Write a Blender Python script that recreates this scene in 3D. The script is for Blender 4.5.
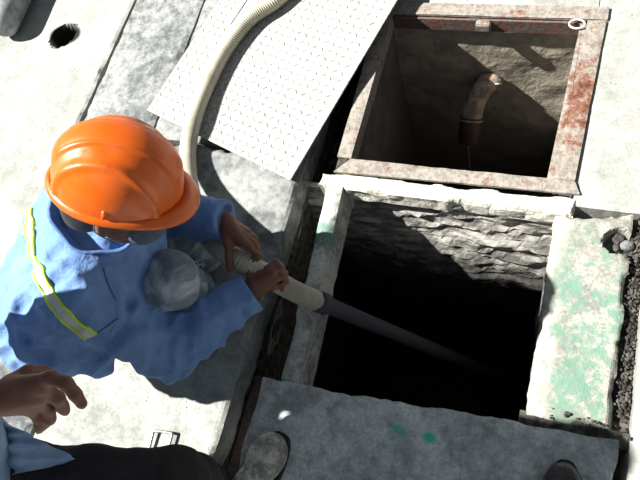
import bpy, bmesh, math, random
import numpy as np
from mathutils import Vector, Matrix
from mathutils.bvhtree import BVHTree

for o in list(bpy.data.objects): bpy.data.objects.remove(o)
scene = bpy.context.scene
COL = scene.collection

# ------------------------------------------------------------------ camera
CAM_R = np.array([0.93491946, 0.25517461, -0.24659992])
CAM_U = np.array([-0.14598545, 0.9099647, 0.38813979])
CAM_F = np.array([-0.32344064, 0.32687944, -0.88799548])
FPX, CAM_H = 620.0, 1.75
cam_data = bpy.data.cameras.new('camera'); cam = bpy.data.objects.new('camera', cam_data); COL.objects.link(cam)
cam_data.sensor_fit = 'HORIZONTAL'; cam_data.sensor_width = 36.0
cam_data.lens = 36.0 * FPX / 640.0; cam_data.clip_start = 0.02
m = Matrix.Identity(4)
for i in range(3):
    m[i][0], m[i][1], m[i][2] = CAM_R[i], CAM_U[i], -CAM_F[i]
m[2][3] = CAM_H
cam.matrix_world = m
scene.camera = cam
def g(px, py, z=0.0):            # photo pixel at a known height -> world point
    d = CAM_R*(px-320)/FPX - CAM_U*(py-240)/FPX + CAM_F
    t = (z-CAM_H)/d[2]
    return d*t + np.array([0, 0, CAM_H])

# ------------------------------------------------------------------ light
world = bpy.data.worlds.new('world'); scene.world = world; world.use_nodes = True
bg = world.node_tree.nodes['Background']; bg.inputs[0].default_value = (0.80, 0.90, 1.0, 1); bg.inputs[1].default_value = 0.265
SUN_DIR = Vector((1.0, 0.19, -1.09)).normalized()
sd = bpy.data.lights.new('sun', 'SUN'); sd.energy = 15.0; sd.angle = math.radians(0.7); sd.color = (1.0, 0.965, 0.90)
sun = bpy.data.objects.new('sun', sd); COL.objects.link(sun); sun.location = (-3, -.6, 3.5)
sun.rotation_euler = SUN_DIR.to_track_quat('-Z', 'Y').to_euler()
vs = scene.view_settings
vs.view_transform = 'Standard'; vs.look = 'None'; vs.gamma = 1.0; vs.exposure = 0.0; vs.use_curve_mapping = False

# ------------------------------------------------------------------ node helpers
def norm(v): v = np.array(v, float); return v/np.linalg.norm(v)
class NT:
    def __init__(s, name):
        s.mat = bpy.data.materials.new(name); s.mat.use_nodes = True
        s.t = s.mat.node_tree; s.b = s.t.nodes['Principled BSDF']
        s.co = s.t.nodes.new('ShaderNodeTexCoord').outputs['Object']
    def n(s, typ, **kw):
        nd = s.t.nodes.new(typ)
        for k, v in kw.items(): setattr(nd, k, v)
        return nd
    def set(s, sock, v):
        if hasattr(v, 'is_output'): s.t.links.new(v, sock)
        else: sock.default_value = v
    def noise(s, scale, detail=4, rough=0.6, vec=None, dist=0.0):
        nd = s.n('ShaderNodeTexNoise'); nd.inputs['Scale'].default_value = scale
        nd.inputs['Detail'].default_value = detail; nd.inputs['Roughness'].default_value = rough
        nd.inputs['Distortion'].default_value = dist
        s.t.links.new(vec or s.co, nd.inputs['Vector']); return nd.outputs['Fac']
    def voro(s, scale, feat='F1', vec=None):
        nd = s.n('ShaderNodeTexVoronoi', feature=feat); nd.inputs['Scale'].default_value = scale
        s.t.links.new(vec or s.co, nd.inputs['Vector']); return nd.outputs['Distance']
    def ramp(s, v, a, b, ca=0.0, cb=1.0):
        nd = s.n('ShaderNodeMapRange'); nd.interpolation_type = 'SMOOTHSTEP'
        nd.inputs[1].default_value = a; nd.inputs[2].default_value = b
        nd.inputs[3].default_value = ca; nd.inputs[4].default_value = cb
        s.t.links.new(v, nd.inputs[0]); return nd.outputs[0]
    def math(s, op, a, b=0.0):
        nd = s.n('ShaderNodeMath', operation=op); s.set(nd.inputs[0], a); s.set(nd.inputs[1], b); return nd.outputs[0]
    def mix(s, f, a, b):
        nd = s.n('ShaderNodeMix', data_type='RGBA')
        s.set(nd.inputs[0], f)
        for k, v in ((6, a), (7, b)):
            if isinstance(v, tuple): v = (v[0], v[1], v[2], 1)
            s.set(nd.inputs[k], v)
        return nd.outputs[2]
    def scaled(s, sc, loc=(0, 0, 0), rot=(0, 0, 0)):
        nd = s.n('ShaderNodeMapping'); s.t.links.new(s.co, nd.inputs[0])
        nd.inputs['Location'].default_value = loc; nd.inputs['Rotation'].default_value = rot; nd.inputs['Scale'].default_value = sc
        return nd.outputs[0]
    def blob(s, c, r, soft=0.5):         # 1 inside a blot round c (a stain, or the shade painted in the hole)
        v = s.scaled((1/r[0], 1/r[1], 0), (-c[0]/r[0], -c[1]/r[1], 0))
        nd = s.n('ShaderNodeVectorMath', operation='LENGTH'); s.t.links.new(v, nd.inputs[0])
        return s.ramp(nd.outputs['Value'], 1-soft, 1+soft, 1, 0)
    def done(s, col, rough=0.85, bump=None, bs=0.3, bd=0.01, metal=0.0, spec=None):
        if isinstance(col, tuple): s.b.inputs['Base Color'].default_value = (*col, 1)
        else: s.t.links.new(col, s.b.inputs['Base Color'])
        s.set(s.b.inputs['Roughness'], rough); s.b.inputs['Metallic'].default_value = metal
        if spec is not None: s.b.inputs['Specular IOR Level'].default_value = spec
        if bump is not None:
            bn = s.n('ShaderNodeBump'); bn.inputs['Strength'].default_value = bs; bn.inputs['Distance'].default_value = bd
            s.t.links.new(bump, bn.inputs['Height']); s.t.links.new(bn.outputs[0], s.b.inputs['Normal'])
        return s.mat

def concrete(name, light, dark, stain=(0.42, 0.62), fine=0.35, greens=(), green_amt=(0.45, 0.55), gcol=(0.12, 0.28, 0.19), pits=0.5, rust=None, bs=0.5, scale=1.0, zone=None, dirt=None):
    t = NT(name)
    big = t.noise(3.2*scale, 6, 0.65, dist=0.4); mid = t.noise(17*scale, 6, 0.7); grain = t.noise(120, 3, 0.7)
    f = t.math('ADD', t.math('MULTIPLY', big, 0.55), t.math('MULTIPLY', mid, 0.45))
    c = t.mix(t.ramp(f, stain[0], stain[1]), dark, light)
    c = t.mix(t.math('MULTIPLY', t.ramp(grain, 0.40, 0.68), fine), c, tuple(x*0.55 for x in dark))
    v = t.voro(38*scale); pit = t.math('MULTIPLY', t.ramp(v, 0.05, 0.16, 1, 0), t.ramp(t.noise(7, 3), 0.50, 0.62))
    c = t.mix(t.math('MULTIPLY', pit, pits), c, tuple(x*0.22 for x in dark))
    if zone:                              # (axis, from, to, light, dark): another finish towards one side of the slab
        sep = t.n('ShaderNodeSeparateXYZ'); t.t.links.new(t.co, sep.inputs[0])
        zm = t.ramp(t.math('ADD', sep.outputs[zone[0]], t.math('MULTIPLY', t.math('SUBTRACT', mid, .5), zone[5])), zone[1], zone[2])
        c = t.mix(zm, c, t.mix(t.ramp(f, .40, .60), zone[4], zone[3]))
    if dirt:  # near-black blob: painted shade that darkens the inside of the hole
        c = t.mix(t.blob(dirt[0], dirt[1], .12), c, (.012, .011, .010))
    if greens:
        gm = None
        for cc, rr in greens:
            b = t.blob(cc, rr); gm = b if gm is None else t.math('MAXIMUM', gm, b)
        nz = t.ramp(t.math('ADD', t.math('MULTIPLY', t.noise(9, 5, 0.7), 0.6), t.math('MULTIPLY', t.noise(45, 4, 0.7), 0.4)), *green_amt)
        c = t.mix(t.math('MULTIPLY', gm, nz), c, gcol)
    if rust:
        rm = t.math('MULTIPLY', t.ramp(t.noise(11, 6, 0.7), rust, rust+0.1), 0.9)
        c = t.mix(rm, c, (0.16, 0.055, 0.03))
    h = t.math('SUBTRACT', t.math('ADD', t.math('MULTIPLY', mid, 0.8), t.math('MULTIPLY', grain, 0.35)), t.math('MULTIPLY', pit, 0.8))
    return t.done(c, 0.9, h, bs, 0.008, spec=0.25)

M = {}
M['ground'] = concrete('pale_concrete', (0.345, 0.355, 0.33), (0.225, 0.232, 0.217), (0.36, 0.58), 0.28, greens=[((-1.7, .9), (.5, .5))], green_amt=(.68, .74), gcol=(.2,.33,.26), pits=.6, dirt=((-2.012, 1.393), (.078, .056)))  # last argument paints shade into the small round hole
M['strip'] = concrete('grey_wet_concrete', (0.30, 0.315, 0.31), (0.085, 0.092, 0.095), (0.40, 0.61), 0.3, scale=1.6, pits=.3)
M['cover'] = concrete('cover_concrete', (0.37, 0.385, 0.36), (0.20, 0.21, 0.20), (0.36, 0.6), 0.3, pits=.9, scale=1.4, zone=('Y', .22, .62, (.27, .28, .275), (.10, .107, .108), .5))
M['near'] = concrete('near_slab_concrete', (0.66, 0.70, 0.68), (0.27, 0.29, 0.29), (0.38, 0.62), 0.35, greens=[((-.27, .127), (.022, .02)), ((-.185, .135), (.018, .014))], green_amt=(.40, .46), gcol=(.06, .56, .35), scale=1.5, pits=.4)
M['rim'] = concrete('painted_rim_concrete', (0.35, 0.345, 0.305), (0.17, 0.168, 0.15), (0.38, 0.58), 0.5, greens=[((.15, .62), (.085, .17)), ((.12, .42), (.06, .2)), ((.2, .36), (.06, .1)), ((.22, .5), (.05, .2))], green_amt=(.46, .56), gcol=(.13, .225, .172), pits=.7, scale=2, zone=('X', .105, .078, (.44, .435, .39), (.30, .29, .26), .06))
M['white_rim'] = concrete('worn_white_rim', (0.66, 0.65, 0.58), (0.38, 0.36, 0.31), (0.33, 0.52), 0.4, pits=.5, scale=2.2, bs=.9)
M['beam'] = concrete('beam_concrete', (0.55, 0.56, 0.52), (0.20, 0.20, 0.19), (0.36, 0.56), 0.4, greens=[((-.64, .66), (.05, .06))], green_amt=(.42, .55), gcol=(.13, .215, .175), pits=.9, scale=2)
def pit_mat(name, top, low, z0, z1, lay=34, spread=.28):
    t = NT(name)
    st = t.noise(1.0, 6, 0.7, vec=t.scaled((9, 9, lay))); n2 = t.noise(22, 6, 0.7)
    sep = t.n('ShaderNodeSeparateXYZ'); t.t.links.new(t.co, sep.inputs[0])
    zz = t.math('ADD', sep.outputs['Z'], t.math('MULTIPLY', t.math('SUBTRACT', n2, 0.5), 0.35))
    dep = t.ramp(zz, z1, z0)             # shade painted into the wall colour, darker with depth
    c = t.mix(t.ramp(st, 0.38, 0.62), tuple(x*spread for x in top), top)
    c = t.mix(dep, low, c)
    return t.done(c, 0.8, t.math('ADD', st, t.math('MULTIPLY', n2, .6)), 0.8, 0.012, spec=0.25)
M['pit_low'] = pit_mat('depth_shaded_wall', (0.36, 0.35, 0.325), (0.016, 0.015, 0.016), -0.18, -0.50)  # pit darkness painted in: almost black lower down
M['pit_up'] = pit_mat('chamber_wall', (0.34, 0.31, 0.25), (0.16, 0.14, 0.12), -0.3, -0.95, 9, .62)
M['pit_shade'] = pit_mat('shaded_chamber_wall', (0.13, 0.115, 0.10), (0.07, 0.06, 0.055), -0.2, -0.9, 9, .6)  # darker copy of the chamber wall, shade put into its colour
M['water'] = NT('black_water').done((0.010, 0.009, 0.010), 0.6, spec=.1)
def rusty(name, base, amt=(.5, .62), rough=.7, patch=None):
    t = NT(name); n = t.noise(22, 7, .75); n2 = t.noise(60, 4, .7)
    if patch: n = t.math('ADD', n, t.math('MULTIPLY', t.blob(*patch), .16))
    c = t.mix(t.ramp(n2, .4, .65), base, tuple(x*.62 for x in base))
    c = t.mix(t.ramp(n, *amt), c, (0.15, 0.062, 0.038)); c = t.mix(t.ramp(n, amt[1], amt[1]+.08), c, (.06, .022, .014))
    return t.done(c, rough, t.math('ADD', n, n2), .5, .004, spec=.3)
M['frame'] = rusty('rusty_painted_steel', (0.27, 0.245, 0.215), (.53, .67), patch=((.075, 1.22), (.05, .17)))
M['darkrust'] = rusty('dark_rusty_steel', (0.13, 0.10, 0.09), (.46, .6))
M['plate'] = rusty('worn_light_steel', (0.42, 0.41, 0.385), (.66, .74), .6)
M['lug'] = rusty('tread_lug_steel', (0.29, 0.275, 0.255), (.60, .72), .55)  # lug steel, a darker tone than the plate
M['steel'] = NT('dull_steel').done((0.30, 0.30, 0.29), 0.45, metal=0.7)
M['wire'] = NT('pale_wire').done((0.62, 0.62, 0.58), 0.5)
t = NT('cream_hose'); M['hose'] = t.done(t.mix(t.ramp(t.noise(9, 4), .4, .62), (0.46, 0.435, 0.345), (0.35, 0.325, 0.25)), 0.5, spec=.35)
M['pipe_dark'] = NT('dark_grey_pipe').done((0.050, 0.050, 0.062), 0.7, spec=.2)
t = NT('tan_pvc'); M['pvc'] = t.done(t.mix(t.ramp(t.noise(18, 4), .42, .62), (0.34, 0.27, 0.20), (0.16, 0.11, 0.085)), 0.5)
M['rubber'] = NT('dark_brown_sleeve').done((0.035, 0.018, 0.018), 0.6)
t = NT('clear_water'); t.b.inputs['Transmission Weight'].default_value = .85; M['drip'] = t.done((.85, .88, .9), .08)
t = NT('orange_plastic')
M['helmet'] = t.done(t.mix(t.math('MULTIPLY', t.ramp(t.noise(26, 6, .75), .5, .72), .5), (0.60, 0.100, 0.003), (0.32, 0.055, 0.006)), t.ramp(t.noise(30, 4), .3, .7, .26, .5), t.noise(80, 3), .06, .002, spec=.5)
def cloth(name, a, b, scale=11, weave=420, bs=.25, rough=.85):
    t = NT(name); n = t.noise(scale, 5, .6, dist=.6); w = t.noise(weave, 2, .5)
    c = t.mix(t.ramp(n, .38, .64), a, b)
    h = t.math('ADD', t.math('MULTIPLY', t.noise(26, 4, .6, dist=1.2), 1.0), t.math('MULTIPLY', w, .12))
    return t.done(c, rough, h, bs, .012, spec=.15)
M['jacket'] = cloth('blue_work_cloth', (0.125, 0.22, 0.44), (0.155, 0.265, 0.50), bs=.5)
M['shirt'] = cloth('blue_shirt_cloth', (0.22, 0.32, 0.48), (0.32, 0.43, 0.58))
M['collar'] = cloth('blue_collar_cloth', (0.085, 0.155, 0.37), (0.105, 0.19, 0.41))
M['jeans'] = cloth('faded_denim', (0.13, 0.16, 0.20), (0.40, 0.44, 0.49), 9, 300, .5)
M['trousers'] = cloth('dark_trousers', (0.022, 0.018, 0.020), (0.035, 0.028, 0.030), 8, 300, .4)
M['silver'] = NT('silver_reflective').done((0.52, 0.52, 0.50), .45)
M['lime'] = NT('lime_piping').done((0.52, 0.72, 0.06), .6)
M['stitch_brown'] = NT('brown_stitch').done((.13, .065, .05), .8)
M['thread'] = NT('denim_thread').done((.62, .62, .58), .9)
M['stitch'] = NT('dark_blue_stitch').done((.05, .09, .22), .9)
t = NT('brown_skin'); M['skin'] = t.done(t.mix(t.ramp(t.noise(40, 4), .35, .65), (0.125, 0.052, 0.036), (0.165, 0.070, 0.048)), .55, t.noise(160, 3), .15, .002, spec=.35)
M['nail'] = NT('nail').done((0.34, 0.19, 0.15), .35)
M['hair'] = NT('black_hair').done((.012, .010, .010), .6)
M['mask'] = cloth('slate_face_mask', (.07, .09, .13), (.10, .13, .18), 14)
M['shoe_black'] = NT('black_shoe').done((.018, .016, .017), .5)
M['sole_tan'] = NT('tan_sole').done((.30, .25, .18), .8)
t = NT('dusty_boot'); M['boot'] = t.done(t.mix(t.ramp(t.noise(24, 6, .75), .42, .6), (.22, .22, .195), (.62, .58, .48)), .8, t.noise(60, 4), .4, .004)
t = NT('brown_leather'); M['leather'] = t.done(t.mix(t.ramp(t.noise(30, 5), .4, .65), (.030, .022, .026), (.055, .038, .042)), .35, t.noise(140, 3), .15, .002)
M['sole_dark'] = NT('dark_sole').done((.012, .011, .012), .7)
M['eye'] = NT('eye').done((.6, .58, .55), .3)
t = NT('rubble'); M['rubble'] = t.done(t.mix(t.ramp(t.noise(35, 4), .4, .62), (.016, .014, .013), (.085, .078, .068)), .9)
t = NT('grey_pipe'); M['grey_pipe'] = t.done(t.mix(t.ramp(t.noise(12, 5), .4, .62), (.30, .32, .31), (.14, .15, .15)), .6)

# ------------------------------------------------------------------ mesh helpers
def obj(name, verts, faces, mat, parent=None, smooth=False):
    me = bpy.data.meshes.new(name); me.from_pydata([tuple(map(float, v)) for v in verts], [], faces); me.update()
    if smooth: me.polygons.foreach_set('use_smooth', [True]*len(me.polygons))
    o = bpy.data.objects.new(name, me); COL.objects.link(o)
    if mat is not None: me.materials.append(M[mat])
    if parent is not None: o.parent = parent
    return o
def obj_np(name, V, Q, mat, parent=None, smooth=True):
    me = bpy.data.meshes.new(name)
    me.vertices.add(len(V)); me.vertices.foreach_set('co', np.asarray(V, np.float32).ravel())
    k = Q.shape[1]; me.loops.add(Q.size); me.loops.foreach_set('vertex_index', Q.astype(np.int32).ravel())
    me.polygons.add(len(Q)); me.polygons.foreach_set('loop_start', np.arange(0, Q.size, k, dtype=np.int32))
    me.polygons.foreach_set('loop_total', np.full(len(Q), k, np.int32))
    me.update(calc_edges=True); me.validate()
    me.polygons.foreach_set('use_smooth', [smooth]*len(me.polygons))
    o = bpy.data.objects.new(name, me); COL.objects.link(o); me.materials.append(M[mat])
    if parent is not None: o.parent = parent
    return o
def tag(o, label=None, cat=None, group=None, kind=None):
    if label: o['label'] = label
    if cat: o['category'] = cat
    if group: o['group'] = group
    if kind: o['kind'] = kind
    return o
def struct(o, label=None): return tag(o, label, kind='structure')
def thing(name, label, cat, loc=(0, 0, 0)):
    o = bpy.data.objects.new(name, None); o.empty_display_size = .1; COL.objects.link(o); o.location = loc
    return tag(o, label, cat)
def reparent(o, p):                       # children were modelled in world space
    o.parent = p; o.matrix_parent_inverse = Matrix.Translation(-Vector(p.location))
    return o
_rs = np.random.RandomState(4)
_NT = _rs.rand(32, 32, 32).astype(np.float32)
def vnoise(P):                            # value noise, P (n,3)
    P = np.asarray(P, np.float32); i = np.floor(P).astype(int); f = P-i; f = f*f*(3-2*f)
    r = 0
    for a in (0, 1):
        for b in (0, 1):
            for c in (0, 1):
                w = (f[:, 0] if a else 1-f[:, 0])*(f[:, 1] if b else 1-f[:, 1])*(f[:, 2] if c else 1-f[:, 2])
                r = r + w*_NT[(i[:, 0]+a) % 32, (i[:, 1]+b) % 32, (i[:, 2]+c) % 32]
    return r
def fbm(P, oct=4):
    P = np.asarray(P, np.float32); r = 0; a = .5; tot = 0
    for k in range(oct):
        r = r + a*vnoise(P*(2**k)+k*7.3); tot += a; a *= .5
    return r/tot
def slab(name, quad, mat, top=0.0, thick=0.12, res=0.012, jit=0.008, wear=0.006, parent=None, dents=(), rough=.0015):
    """concrete slab: quad = 4 plan corners (ccw), chipped and worn edges, solid"""
    q = np.array(quad, float)
    nx = max(2, int(max(np.linalg.norm(q[1]-q[0]), np.linalg.norm(q[2]-q[3]))/res)); ny = max(2, int(max(np.linalg.norm(q[3]-q[0]), np.linalg.norm(q[2]-q[1]))/res))
    u, v = np.meshgrid(np.linspace(0, 1, nx+1), np.linspace(0, 1, ny+1), indexing='ij')
    P = ((1-u)*(1-v))[..., None]*q[0]+(u*(1-v))[..., None]*q[1]+(u*v)[..., None]*q[2]+((1-u)*v)[..., None]*q[3]
    cx = q.mean(0)
    flat = np.c_[P.reshape(-1, 2), np.full(P.shape[0]*P.shape[1], top)]
    z = (fbm(flat*np.array([9, 9, 1]), 4)-.5)*rough*4
    eu = np.minimum(u, 1-u)*np.linalg.norm(q[1]-q[0]); ev = np.minimum(v, 1-v)*np.linalg.norm(q[3]-q[0]); e = np.minimum(eu, ev).ravel()
    chip = np.clip(fbm(flat*np.array([14, 14, 1])+3.1, 4)-.42, 0, 1)*2
    prox = np.clip(1-e/.022, 0, 1)
    z -= wear*prox**2*(0.5+2.2*chip)
    dirv = (cx-flat[:, :2]); dirv /= np.linalg.norm(dirv, axis=1)[:, None]+1e-6
    sh = jit*np.clip(1-e/.03, 0, 1)*chip*1.5
    flat[:, :2] += dirv*sh[:, None]; flat[:, 2] = top+z
    for (dx, dy, r, dep) in dents:
        dd = np.hypot(flat[:, 0]-dx, flat[:, 1]-dy)/r
        flat[:, 2] -= dep*np.clip((1.25-dd*(.9+.3*chip))*3.0, 0, 1)*(dd < 1.4)
    idx = np.arange((nx+1)*(ny+1)).reshape(nx+1, ny+1)
    Q = np.stack([idx[:-1, :-1], idx[1:, :-1], idx[1:, 1:], idx[:-1, 1:]], -1).reshape(-1, 4)
    ring = np.concatenate([idx[:, 0], idx[-1, 1:], idx[:-1, -1][::-1], idx[0, 1:-1][::-1]])
    lay = [flat]; N0 = len(flat); rp = flat[ring].copy(); faces = [Q]
    levels = 3; prev = ring
    for k in range(1, levels+1):
        r2 = rp.copy(); r2[:, 2] = rp[:, 2]*(1-k/levels)+(top-thick)*k/levels
        r2[:, :2] += (fbm(r2*22, 3)-.5)[:, None]*jit*(1.2 if k < levels else .4)
        lay.append(r2); cur = np.arange(len(ring))+N0; N0 += len(ring)
        nxt = np.roll(np.arange(len(ring)), -1)
        faces.append(np.stack([prev, cur, cur[nxt], prev[nxt]], -1)); prev = cur
    V = np.concatenate(lay); F = np.concatenate(faces)
    c = V[prev].mean(0); V = np.vstack([V, c]); ci = len(V)-1
    nxt = np.roll(np.arange(len(ring)), -1)
    o = obj_np(name, V, F, mat, parent, smooth=False)
    bm = bmesh.new(); bm.from_mesh(o.data); bm.verts.ensure_lookup_table()
    for a, b in zip(prev, prev[nxt]):
        try: bm.faces.new((bm.verts[a], bm.verts[ci], bm.verts[b]))
        except ValueError: pass
    bmesh.ops.recalc_face_normals(bm, faces=bm.faces); bm.to_mesh(o.data); bm.free()
    return o
def box(name, x0, x1, y0, y1, z0, z1, mat, parent=None, bev=0.0):
    bm = bmesh.new(); bmesh.ops.create_cube(bm, size=1)
    for v in bm.verts: v.co = Vector(((x0+x1)/2+v.co.x*(x1-x0), (y0+y1)/2+v.co.y*(y1-y0), (z0+z1)/2+v.co.z*(z1-z0)))
    if bev: bmesh.ops.bevel(bm, geom=bm.edges[:], offset=bev, segments=2, affect='EDGES')
    me = bpy.data.meshes.new(name); bm.to_mesh(me); bm.free()
    o = bpy.data.objects.new(name, me); COL.objects.link(o); me.materials.append(M[mat])
    if parent is not None: o.parent = parent
    return o
def frames(P):
    P = np.asarray(P, float); T = np.gradient(P, axis=0); T /= np.linalg.norm(T, axis=1)[:, None]
    N = np.zeros_like(P); a = np.array([0, 0, 1.]) if abs(T[0][2]) < .9 else np.array([1., 0, 0])
    N[0] = a-(a@T[0])*T[0]; N[0] /= np.linalg.norm(N[0])
    for i in range(1, len(P)):
        n = N[i-1]-(N[i-1]@T[i])*T[i]; N[i] = n/np.linalg.norm(n)
    return T, N, np.cross(T, N)
def spline(P, n):                         # Catmull-Rom through P
    P = [np.array(p, float) for p in P]; P = [2*P[0]-P[1]]+P+[2*P[-1]-P[-2]]; out = []
    for i in range(1, len(P)-2):
        for t_ in np.linspace(0, 1, n, endpoint=False):
            a, b, c, d = P[i-1:i+3]
            out.append(.5*((2*b)+(-a+c)*t_+(2*a-5*b+4*c-d)*t_**2+(-a+3*b-3*c+d)*t_**3))
    out.append(P[-2]); return np.array(out)
def resample(P, step):
    s = np.r_[0, np.cumsum(np.linalg.norm(np.diff(P, axis=0), axis=1))]; n = max(2, int(s[-1]/step))
    q = np.linspace(0, s[-1], n+1); return np.stack([np.interp(q, s, P[:, k]) for k in range(3)], 1), q
def tube(name, P, rad, mat, parent=None, seg=12, caps=True, smooth=True):
    P = np.asarray(P, float); T, N, B = frames(P); rad = np.broadcast_to(rad, len(P))
    th = np.linspace(0, 2*math.pi, seg, endpoint=False)
    V = (P[:, None]+rad[:, None, None]*(np.cos(th)[None, :, None]*N[:, None]+np.sin(th)[None, :, None]*B[:, None])).reshape(-1, 3)
    F = []
    for i in range(len(P)-1):
        for j in range(seg):
            a = i*seg+j; b = i*seg+(j+1) % seg; F.append((a, b, b+seg, a+seg))
    if caps: F.append(tuple(range(seg))[::-1]); F.append(tuple(range((len(P)-1)*seg, len(P)*seg)))
    return obj(name, V, F, mat, parent, smooth)

# ------------------------------------------------------------------ implicit bodies (smooth unions meshed with surface nets)
def cap(a, b, ra, rb=None): return ('c', np.array(a, float), np.array(b, float), ra, ra if rb is None else rb)
def chain(pts, rs): return [cap(pts[i], pts[i+1], rs[i], rs[i+1]) for i in range(len(pts)-1)]
def ell(c, r, ax=None): return ('e', np.array(c, float), np.array(r, float), np.eye(3) if ax is None else np.array(ax, float))
def sdf_mesh(prims, vox, k=0.02, disp=None, cuts=(), pad=0.03, subs=()):
    lo = np.full(3, 1e9); hi = -lo
    for p in prims:
        R = max(p[3], p[4]) if p[0] == 'c' else p[2].max()
        for q in ((p[1], p[2]) if p[0] == 'c' else (p[1],)): lo = np.minimum(lo, q-R); hi = np.maximum(hi, q+R)
    lo -= pad; hi += pad; n = np.ceil((hi-lo)/vox).astype(int)+1
    ax = [(lo[i]+vox*np.arange(n[i])).astype(np.float32) for i in range(3)]
    D = np.full(n, .2, np.float32)
    for p in list(prims)+list(subs):
        R = (max(p[3], p[4]) if p[0] == 'c' else p[2].max())+.045+k
        pts = np.array((p[1], p[2]) if p[0] == 'c' else (p[1],))
        a = np.clip(((pts.min(0)-R-lo)/vox).astype(int), 0, n-1); b = np.clip(((pts.max(0)+R-lo)/vox).astype(int)+2, 1, n)
        X, Y, Z = np.meshgrid(*[ax[i][a[i]:b[i]] for i in range(3)], indexing='ij', sparse=True)
        if p[0] == 'c':
            A, Bv = p[1], p[2]; d = Bv-A; L2 = max(d@d, 1e-9)
            px, py, pz = X-A[0], Y-A[1], Z-A[2]
            t_ = np.clip((px*d[0]+py*d[1]+pz*d[2])/L2, 0, 1)
            dist = np.sqrt((px-t_*d[0])**2+(py-t_*d[1])**2+(pz-t_*d[2])**2)-(p[3]+(p[4]-p[3])*t_)
        else:
            c, r, E_ = p[1], p[2], p[3]
            px, py, pz = X-c[0], Y-c[1], Z-c[2]
            q = [(px*e[0]+py*e[1]+pz*e[2]) for e in E_]
            k0 = np.sqrt(sum((q[i]/r[i])**2 for i in range(3))); k1 = np.sqrt(sum((q[i]/r[i]**2)**2 for i in range(3)))+1e-9
            dist = k0*(k0-1)/k1
        sl = tuple(slice(a[i], b[i]) for i in range(3)); S = D[sl]
        if any(p is s_ for s_ in subs):
            D[sl] = np.maximum(S, -dist); continue
        h = np.clip(.5+.5*(S-dist)/k, 0, 1); D[sl] = S+(dist-S)*h-k*h*(1-h)
    if disp is not None or cuts:
        near = np.abs(D) < .06; I = np.argwhere(near); P = lo+I*vox
        if disp is not None: D[near] += disp(P).astype(np.float32)
        for (c, nrm) in cuts:             # keep the side the normal points away from, only close to c
            c = np.array(c); nn = np.array(nrm, float); nn /= np.linalg.norm(nn)
            I = np.argwhere(np.ones_like(D, bool)) if False else None
            lo_i = np.clip(((c-.16-lo)/vox).astype(int), 0, n-1); hi_i = np.clip(((c+.16-lo)/vox).astype(int)+1, 1, n)
            X, Y, Z = np.meshgrid(*[ax[i][lo_i[i]:hi_i[i]] for i in range(3)], indexing='ij', sparse=True)
            pl = (X-c[0])*nn[0]+(Y-c[1])*nn[1]+(Z-c[2])*nn[2]
            rad = np.sqrt((X-c[0])**2+(Y-c[1])**2+(Z-c[2])**2)
            sl = tuple(slice(lo_i[i], hi_i[i]) for i in range(3))
            D[sl] = np.where(rad < .085, np.maximum(D[sl], pl), D[sl])
    S = D < 0
    cs = sum(S[i:n[0]-1+i, j:n[1]-1+j, l:n[2]-1+l].astype(np.int8) for i in (0, 1) for j in (0, 1) for l in (0, 1))
    act = (cs > 0) & (cs < 8); C = np.argwhere(act); idx = -np.ones(act.shape, np.int64); idx[act] = np.arange(len(C))
    acc = np.zeros((len(C), 3)); cnt = np.zeros(len(C))
    for axis in range(3):
        o1, o2 = [a for a in range(3) if a != axis]
        for i in (0, 1):
            for j in (0, 1):
                p0 = C.copy(); p0[:, o1] += i; p0[:, o2] += j; p1 = p0.copy(); p1[:, axis] += 1
                d0 = D[tuple(p0.T)]; d1 = D[tuple(p1.T)]; cr = (d0 < 0) != (d1 < 0)
                t_ = np.where(cr, d0/(d0-d1+1e-12), 0); q = p0.astype(float); q[:, axis] += t_
                acc += q*cr[:, None]; cnt += cr
    V = lo+acc/cnt[:, None]*vox
    quads = []
    for axis in range(3):
        o1, o2 = (axis+1) % 3, (axis+2) % 3
        sl0 = [slice(None)]*3; sl1 = [slice(None)]*3; sl0[axis] = slice(0, -1); sl1[axis] = slice(1, None)
        s0, s1 = S[tuple(sl0)], S[tuple(sl1)]; E_ = np.argwhere(s0 != s1)
        ok = (E_[:, o1] > 0) & (E_[:, o2] > 0) & (E_[:, o1] < n[o1]-1) & (E_[:, o2] < n[o2]-1); E_ = E_[ok]
        def at(a, b):
            q = E_.copy(); q[:, o1] -= a; q[:, o2] -= b; return idx[tuple(q.T)]
        q = np.stack([at(1, 1), at(0, 1), at(0, 0), at(1, 0)], -1)
        fl = ~s0[tuple(E_.T)]; q[fl] = q[fl][:, ::-1]; quads.append(q)
    Q = np.concatenate(quads); Q = Q[(Q >= 0).all(1)]
    # one relaxation pass
    for _ in range(1):
        s_ = np.zeros_like(V); c_ = np.zeros(len(V))
        for a in range(4):
            for b in ((a+1) % 4, (a+3) % 4):
                np.add.at(s_, Q[:, a], V[Q[:, b]]); np.add.at(c_, Q[:, a], 1)
        V = V*.5+.5*s_/np.maximum(c_, 1)[:, None]
    return V, Q
def implicit(name, prims, mat, parent=None, vox=.006, **kw):
    V, Q = sdf_mesh(prims, vox, **kw); return obj_np(name, V, Q, mat, parent)
def folds(amp, freq=9.0, seed=0.0, stretch=(1, 1, 1)):
    st = np.array(stretch)
    def f(P):
        p = P*st*freq+seed; w = np.stack([vnoise(p*.6+3), vnoise(p*.6+11), vnoise(p*.6+23)], 1)*1.6
        a = np.abs(vnoise(p+w)-.5)*2; b = np.abs(vnoise(p*2.1+w+9)-.5)*2
        return amp*((a-.35)+.4*(b-.35))
    return f

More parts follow.
